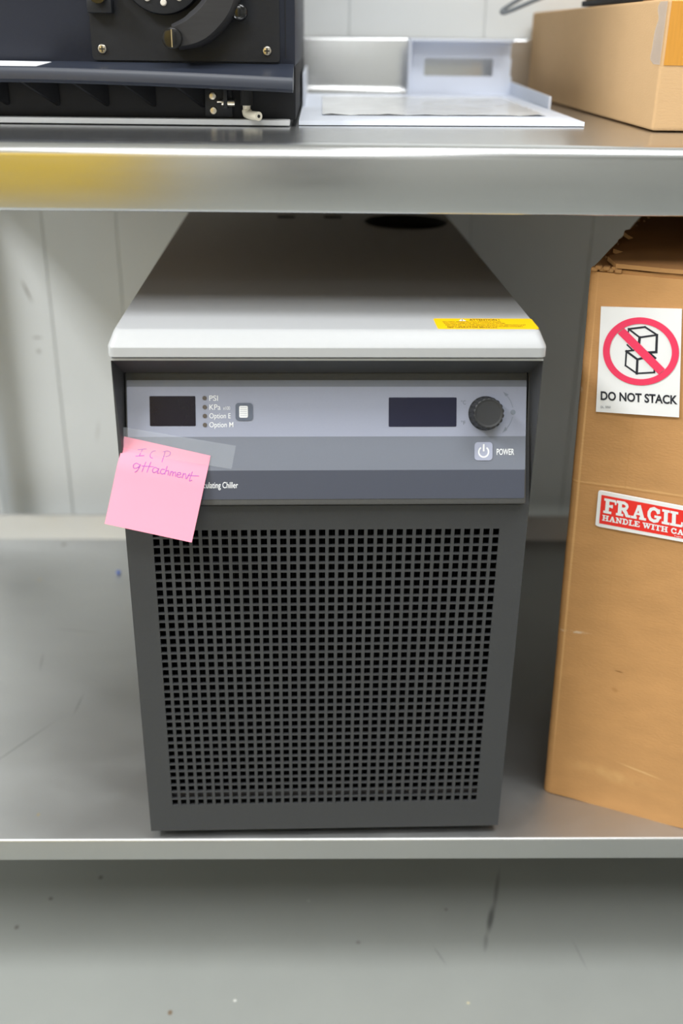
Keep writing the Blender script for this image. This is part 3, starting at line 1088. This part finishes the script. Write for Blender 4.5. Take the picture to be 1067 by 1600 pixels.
# flat brown carton with a dark underside on top, only its lower rim in the picture
ct = empty('flat_carton', (.3165, .215, TT + UH + .001), (0, 0, R(3)))
tag(ct, 'brown carton with dark underside lying on the low box, cut off by the frame', 'carton')
box('base', 0, .0, 0, .30, .30, .006, m_rubber, ct, .001)
box('body', .002, .002, .006, .298, .298, .09, m_card2, ct, .003)
# cable loop hanging over the back corner of the box
bm = bmesh.new()
tube(bm, spline([(.44, .70, 1.0145), (.40, .70, 1.018), (.34, .70, 1.040), (.298, .70, 1.042), (.262, .70, 1.0255), (.241, .70, 1.0135), (.2355, .699, 1.0085),
                 (.240, .697, 1.0075), (.256, .692, 1.0135), (.281, .684, 1.024), (.31, .674, 1.034), (.345, .66, 1.034), (.40, .64, 1.018), (.44, .63, 1.0145)], 8), .0028, 12)
o = fin('cable', bm, m_cable, None, 60)
tag(o, 'grey cable loop hanging over the rear corner of the box', 'cable')

# ------------------------------------------------------------------ milky plastic cover lying on the table
pv = empty('plastic_cover', (.11, .48, TT))
tag(pv, 'milky white plastic cover panel with upright window frame on the table', 'cover')


def W(x, y, z):
    return Vector((x - .11, y - .48, z - TT))


def slabquad(bm, q, t):
    A = [bm.verts.new(W(*p)) for p in q]
    B = [bm.verts.new(W(p[0], p[1], p[2] + t)) for p in q]
    bm.faces.new(A)
    bm.faces.new(B)
    for k in range(4):
        bm.faces.new((A[k], A[(k + 1) % 4], B[(k + 1) % 4], B[k]))


# sheet with an opening: four strips round it
FLp, FRp, BRp, BLp = (-.0285, .205), (.2505, .228), (.2620, .742), (-.030, .720)


def sp(a, b):
    return Vector(FLp).lerp(Vector(FRp), a).lerp(Vector(BLp).lerp(Vector(BRp), a), b)


bm = bmesh.new()
A0, A1, B0, B1 = .09, .90, .15, .80
for (a0, a1, b0, b1) in ((0, 1, 0, B0), (0, 1, B1, 1), (0, A0, B0, B1), (A1, 1, B0, B1)):
    slabquad(bm, [(*sp(a0, b0), TT + .0008), (*sp(a1, b0), TT + .0008), (*sp(a1, b1), TT + .0008), (*sp(a0, b1), TT + .0008)], .0038)
fin('sheet', bm, m_plastic, pv)
bm = bmesh.new()
N_ = 24
g = [[bm.verts.new(W(*sp(A0 - .01 + (A1 - A0 + .02) * i / N_, B0 - .01 + (B1 - B0 + .02) * j / N_), TT + .0049 + .0016 * (noise.noise(Vector((i * .5, j * .8, 0))) + .6))) for j in range(N_ + 1)] for i in range(N_ + 1)]
for i in range(N_):
    for j in range(N_):
        bm.faces.new((g[i][j], g[i + 1][j], g[i + 1][j + 1], g[i][j + 1]))
fin('window_film', bm, m_film, pv, 60)
# upright frame with its window
bm = bmesh.new()
ys, yt = .738, .742
for (x0, z0, x1, z1) in ((.113, TT + .001, .262, .9265), (.114, .9495, .2585, .9745), (.1135, .9265, .1375, .9495), (.235, .9265, .260, .9495)):
    p0, p1 = W(x0, ys, z0), W(x1, yt, z1)
    bx(bm, *p0, *p1)
fin('window_frame', bm, m_plastic, pv)
bm = bmesh.new()
p0, p1 = W(.115, .712, .9705), W(.2580, .742, .9745)
bx(bm, *p0, *p1, .001, 1)
fin('top_flange', bm, m_plastic, pv)
bm = bmesh.new()
p0, p1 = W(.113, .712, TT + .002), W(.1165, .742, .9745)
bx(bm, *p0, *p1, .001, 1)
fin('side_flange', bm, m_plastic, pv)
for (x0, y0, x1, y1, h0, h1) in ((.2560, .435, .2615, .742, .0175, .0215), (-.0285, .42, -.0300, .72, .04, .04)):
    bm = bmesh.new()
    A = [bm.verts.new(W(*p)) for p in ((x0, y0, TT + .001), (x1, y1, TT + .001), (x1, y1, TT + h1), (x0, y0, TT + h0))]
    B = [bm.verts.new(v.co + Vector((.0028, 0, 0))) for v in A]
    bm.faces.new(A)
    bm.faces.new(B)
    for k in range(4):
        bm.faces.new((A[k], A[(k + 1) % 4], B[(k + 1) % 4], B[k]))
    fin('edge_flap', bm, m_plastic, pv)

# ------------------------------------------------------------------ instrument with peristaltic pump
IF = .200                              # face of the instrument
it = empty('lab_instrument', (-.30, IF, TT))
tag(it, 'navy black laboratory instrument with a peristaltic pump on the table', 'instrument')
OFF = Vector((-.30, IF, TT))


def ipart(name, bm, mat, smooth=None, parent=None):
    for v in bm.verts:
        v.co -= OFF
    return fin(name, bm, mat, parent or it, smooth)


def ibox(name, x0, y0, z0, x1, y1, z1, mat, bev=0, parent=None):
    bm = bmesh.new()
    bx(bm, x0, y0, z0, x1, y1, z1, bev)
    return ipart(name, bm, mat, 40 if bev else None, parent)


IX0, IX1 = -.62, -.0312
ibox('body', IX0, IF, .950, IX1, .68, 1.36, m_instr, .002)  # unseen upper part kept tall to shade the low box's left side
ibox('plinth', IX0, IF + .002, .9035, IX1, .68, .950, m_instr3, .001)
ibox('base_plate', IX0, IF - .012, TT + .0012, IX1 - .0055, .68, TT + .0062, m_alu, .0008)
ibox('body_seam', -.0405, IF - .0006, .957, -.0398, IF + .001, 1.355, m_rubber)
# shelf-like lip along the front, drooping towards its right end
bm = bmesh.new()
NS = 40
prof = [(.0, .0035), (-.002, .0), (-.002, -.0062), (.001, -.0088), (.006, -.0095), (.040, -.0065), (.0405, .0060), (.0405, .0078)]
rings = []
for k in range(NS + 1):
    x = IX0 + (IX1 - .0015 - IX0) * k / NS
    u = max(0, (x + .27) / (.24))
    dz = -.0062 * u ** 1.5
    rings.append([bm.verts.new((x, IF - .040 + a, .9445 + b + (dz if a < .03 else 0))) for a, b in prof])
for a, b in zip(rings, rings[1:]):
    for k in range(len(prof)):
        bm.faces.new((a[k], a[(k + 1) % len(prof)], b[(k + 1) % len(prof)], b[k]))
bm.faces.new(rings[0])
bm.faces.new(rings[-1])
lip = ipart('front_lip', bm, m_lip, 35)
for x in (-.315, -.268, -.222, -.178, -.132):
    bm = bmesh.new()
    A = [bm.verts.new(p) for p in ((x - .013, IF - .030, .936), (x + .012, IF + .001, .936), (x + .012, IF + .001, .914))]
    B = [bm.verts.new(v.co + Vector((.0035, -.0015, 0))) for v in A]
    bm.faces.new(A)
    bm.faces.new(B)
    for k in range(3):
        bm.faces.new((A[k], A[(k + 1) % 3], B[(k + 1) % 3], B[k]))
    ipart('gusset', bm, m_instr3)
# pump plate
bm = bmesh.new()
prism(bm, rrect(-.2175, .9537, -.0455, 1.13, .003), 'y', IF - .003, IF + .001)
plate = ipart('pump_plate', bm, m_instr2)


def psub(name, bm, mat, smooth=40):
    return ipart(name, bm, mat, smooth, plate)


def screw(x, z, r=.0042, y=IF - .003, name='screw', parent=None, cross=True):
    bm = bmesh.new()
    mt = Matrix.Translation((x, y, z)) @ Matrix.Rotation(R(90), 4, 'X')
    lathe(bm, [(r, 0), (r, .0008), (r * .86, .0016), (r * .8, .0017)], 24, mt)
    o = ipart(name, bm, m_screw, 50, parent or plate)
    bm = bmesh.new()
    if cross:
        bx(bm, x - r * .6, y - .0019, z - r * .13, x + r * .6, y - .0016, z + r * .13)
        bx(bm, x - r * .13, y - .00195, z - r * .6, x + r * .13, y - .0016, z + r * .6)
    o2 = ipart(name + '_slot', bm, m_rubber, None, parent or plate)
    return o


screw(-.2080, .9630)
screw(-.0572, .9630)
# roller head with pale pins
hc = (-.1485, 1.0300)
bm = bmesh.new()
mt = Matrix.Translation((hc[0], IF - .003, hc[1])) @ Matrix.Rotation(R(90), 4, 'X')
lathe(bm, [(.0385, 0), (.0385, .010), (.0375, .0118), (.0355, .0122)], 56, mt)
psub('roller_head', bm, m_instr2)
for k in range(12):
    a = R(-90 + 30 * k + 1)
    bm = bmesh.new()
    mt = Matrix.Translation((hc[0] + .0285 * math.cos(a), IF - .0152, hc[1] + .0285 * math.sin(a))) @ Matrix.Rotation(R(90), 4, 'X')
    lathe(bm, [(.0028, 0), (.0028, .0012), (.0020, .0019)], 20, mt)
    psub('roller_pin', bm, m_pin)
# curved clamp arm
bm = bmesh.new()
cl = spline([(-.1375, IF - .0185, .9735), (-.121, IF - .0185, .9790), (-.107, IF - .0185, .9890), (-.096, IF - .0185, 1.003), (-.0915, IF - .0185, 1.022), (-.0935, IF - .0185, 1.045)], 6)
ring = []
half = [.0110 + .0035 * min(1, i / 8) for i in range(len(cl))]
prev = None
rings = []
for i, p in enumerate(cl):
    t = (cl[min(i + 1, len(cl) - 1)] - cl[max(i - 1, 0)]).normalized()
    nrm = Vector((-t.z, 0, t.x))
    w_ = half[i]
    dpt = .0130
    sec = [(-w_, dpt), (-w_, -dpt * .55), (-w_ * .72, -dpt), (w_ * .72, -dpt), (w_, -dpt * .55), (w_, dpt)]
    rings.append([bm.verts.new(p + nrm * a + Vector((0, b, 0))) for a, b in sec])
for a, b in zip(rings, rings[1:]):
    for k in range(6):
        bm.faces.new((a[k], a[(k + 1) % 6], b[(k + 1) % 6], b[k]))
bm.faces.new(rings[0])
bm.faces.new(rings[-1])
psub('clamp_arm', bm, m_arm, 50)
bm = bmesh.new()
cyl(bm, (-.1395, IF - .001, .9728), (0, -1, 0), .0092, .0340, 32)
mt = Matrix.Translation((-.1395, IF - .035, .9728)) @ Matrix.Rotation(R(90), 4, 'X')
lathe(bm, [(.0090, 0), (.0084, .0018), (.006, .0024)], 32, mt)
psub('arm_pivot', bm, m_gloss)
ibox('pivot_slot', -.1400, IF - .0376, .9655, -.1391, IF - .0372, .9800, m_screw, 0, plate)
bm = bmesh.new()
cyl(bm, (-.0805, IF - .001, .9945), (0, -1, 0), .0040, .012, 20)
mt = Matrix.Translation((-.0805, IF - .012, .9945)) @ Matrix.Rotation(R(90), 4, 'X')
lathe(bm, [(.0066, 0), (.0074, .002), (.0074, .010), (.0060, .0125), (.003, .0132)], 32, mt)
psub('clamp_knob', bm, m_gloss, 60)
ibox('bracket', -.2165, IF - .016, .9925, -.1945, IF - .001, 1.004, m_instr2, .001, plate)
bm = bmesh.new()
cyl(bm, (-.2050, IF - .001, 1.0085), (0, -1, 0), .0085, .022, 32)
psub('bracket_knob', bm, m_gloss)
# tubing outlet under the lip
ibox('outlet_plate', -.1165, IF - .002, .9055, -.0905, IF + .003, .9305, m_instr2, .001)
screw(-.1088, .9240, .0036, IF - .002, 'outlet_screw', it, False)
screw(-.1085, .9112, .0036, IF - .002, 'outlet_screw', it, False)
ibox('valve_block', -.0985, IF - .010, .9135, -.0945, IF + .002, .9305, m_instr2, .0006)
bm = bmesh.new()
cyl(bm, (-.1000, IF - .0065, .9185), (1, 0, 0), .0034, .0120, 20)
cyl(bm, (-.1045, IF - .0065, .9195), (1, 0, 0), .0014, .0060, 12)
ipart('valve_stem', bm, m_screw, 40)
bm = bmesh.new()
cyl(bm, (-.0770, IF - .006, .9165), (0, 0, 1), .0058, .0165, 24)
ipart('outlet_collar', bm, m_rubber, 40)
bm = bmesh.new()
cyl(bm, (-.0770, IF - .006, .9160), (0, 0, 1), .0040, .0030, 24)
el = spline([(-.0770, IF - .006, .9175), (-.0770, IF - .006, .9120), (-.0762, IF - .0075, .9092), (-.0735, IF - .011, .9082), (-.0650, IF - .022, .9080)], 5)
tube(bm, el, [.0036] * 5 + [.0046] * 6 + [.0040] * (len(el) - 11), 20)
fit_ = ipart('elbow_fitting', bm, m_fit, 50)
bm = bmesh.new()
d = Vector((.0085, -.011, -.0002)).normalized()
cyl(bm, Vector((-.0650, IF - .022, .9080)), d, .0015, .0004, 16)
ipart('fitting_bore', bm, m_rubber, None, fit_)
# scrap of paper lying on the lip
bm = bmesh.new()
P = [(-.34, IF - .034, .9483), (-.262, IF - .034, .9483), (-.2545, IF - .008, .9512), (-.292, IF - .005, .9515), (-.34, IF - .005, .9515)]
A = [bm.verts.new(p) for p in P]
B = [bm.verts.new((p[0], p[1], p[2] + .0006)) for p in P]
bm.faces.new(A)
bm.faces.new(B)
for k in range(5):
    bm.faces.new((A[k], A[(k + 1) % 5], B[(k + 1) % 5], B[k]))
tag(fin('paper_scrap', bm, m_paper), 'white scrap of paper lying on the instrument lip', 'paper')

# ------------------------------------------------------------------ blue bead on the shelf
bm = bmesh.new()
bmesh.ops.create_icosphere(bm, subdivisions=2, radius=.0032)
for v in bm.verts:
    v.co *= 1 + .18 * noise.noise(v.co * 700)
tag(fin('plastic_bead', bm, m_blue, None, 60, (-.3215, .5780, SH + .0032)), 'tiny blue plastic bead on the shelf left of the chiller', 'bead')

# ------------------------------------------------------------------ yellow cabinet across the aisle, seen as a reflection in the table edge
yc = empty('storage_cabinet', (-.84, -2.2, 0))
tag(yc, 'yellow steel cabinet seen only as a reflection in the table edge', 'cabinet')
box('body', -.34, -.25, .05, .34, .22, 1.65, m_ydoor, yc, .006)
box('plinth', -.32, -.23, 0, .32, .20, .05, m_dark, yc)
for x0, x1, hx_ in ((-.332, -.002, -.05), (.002, .332, .03)):
    dr = box('door', x0, .22, .07, x1, .24, 1.63, m_ydoor, yc, .003)
    box('handle', hx_, .24, .80, hx_ + .02, .262, .95, m_dark, dr, .003)
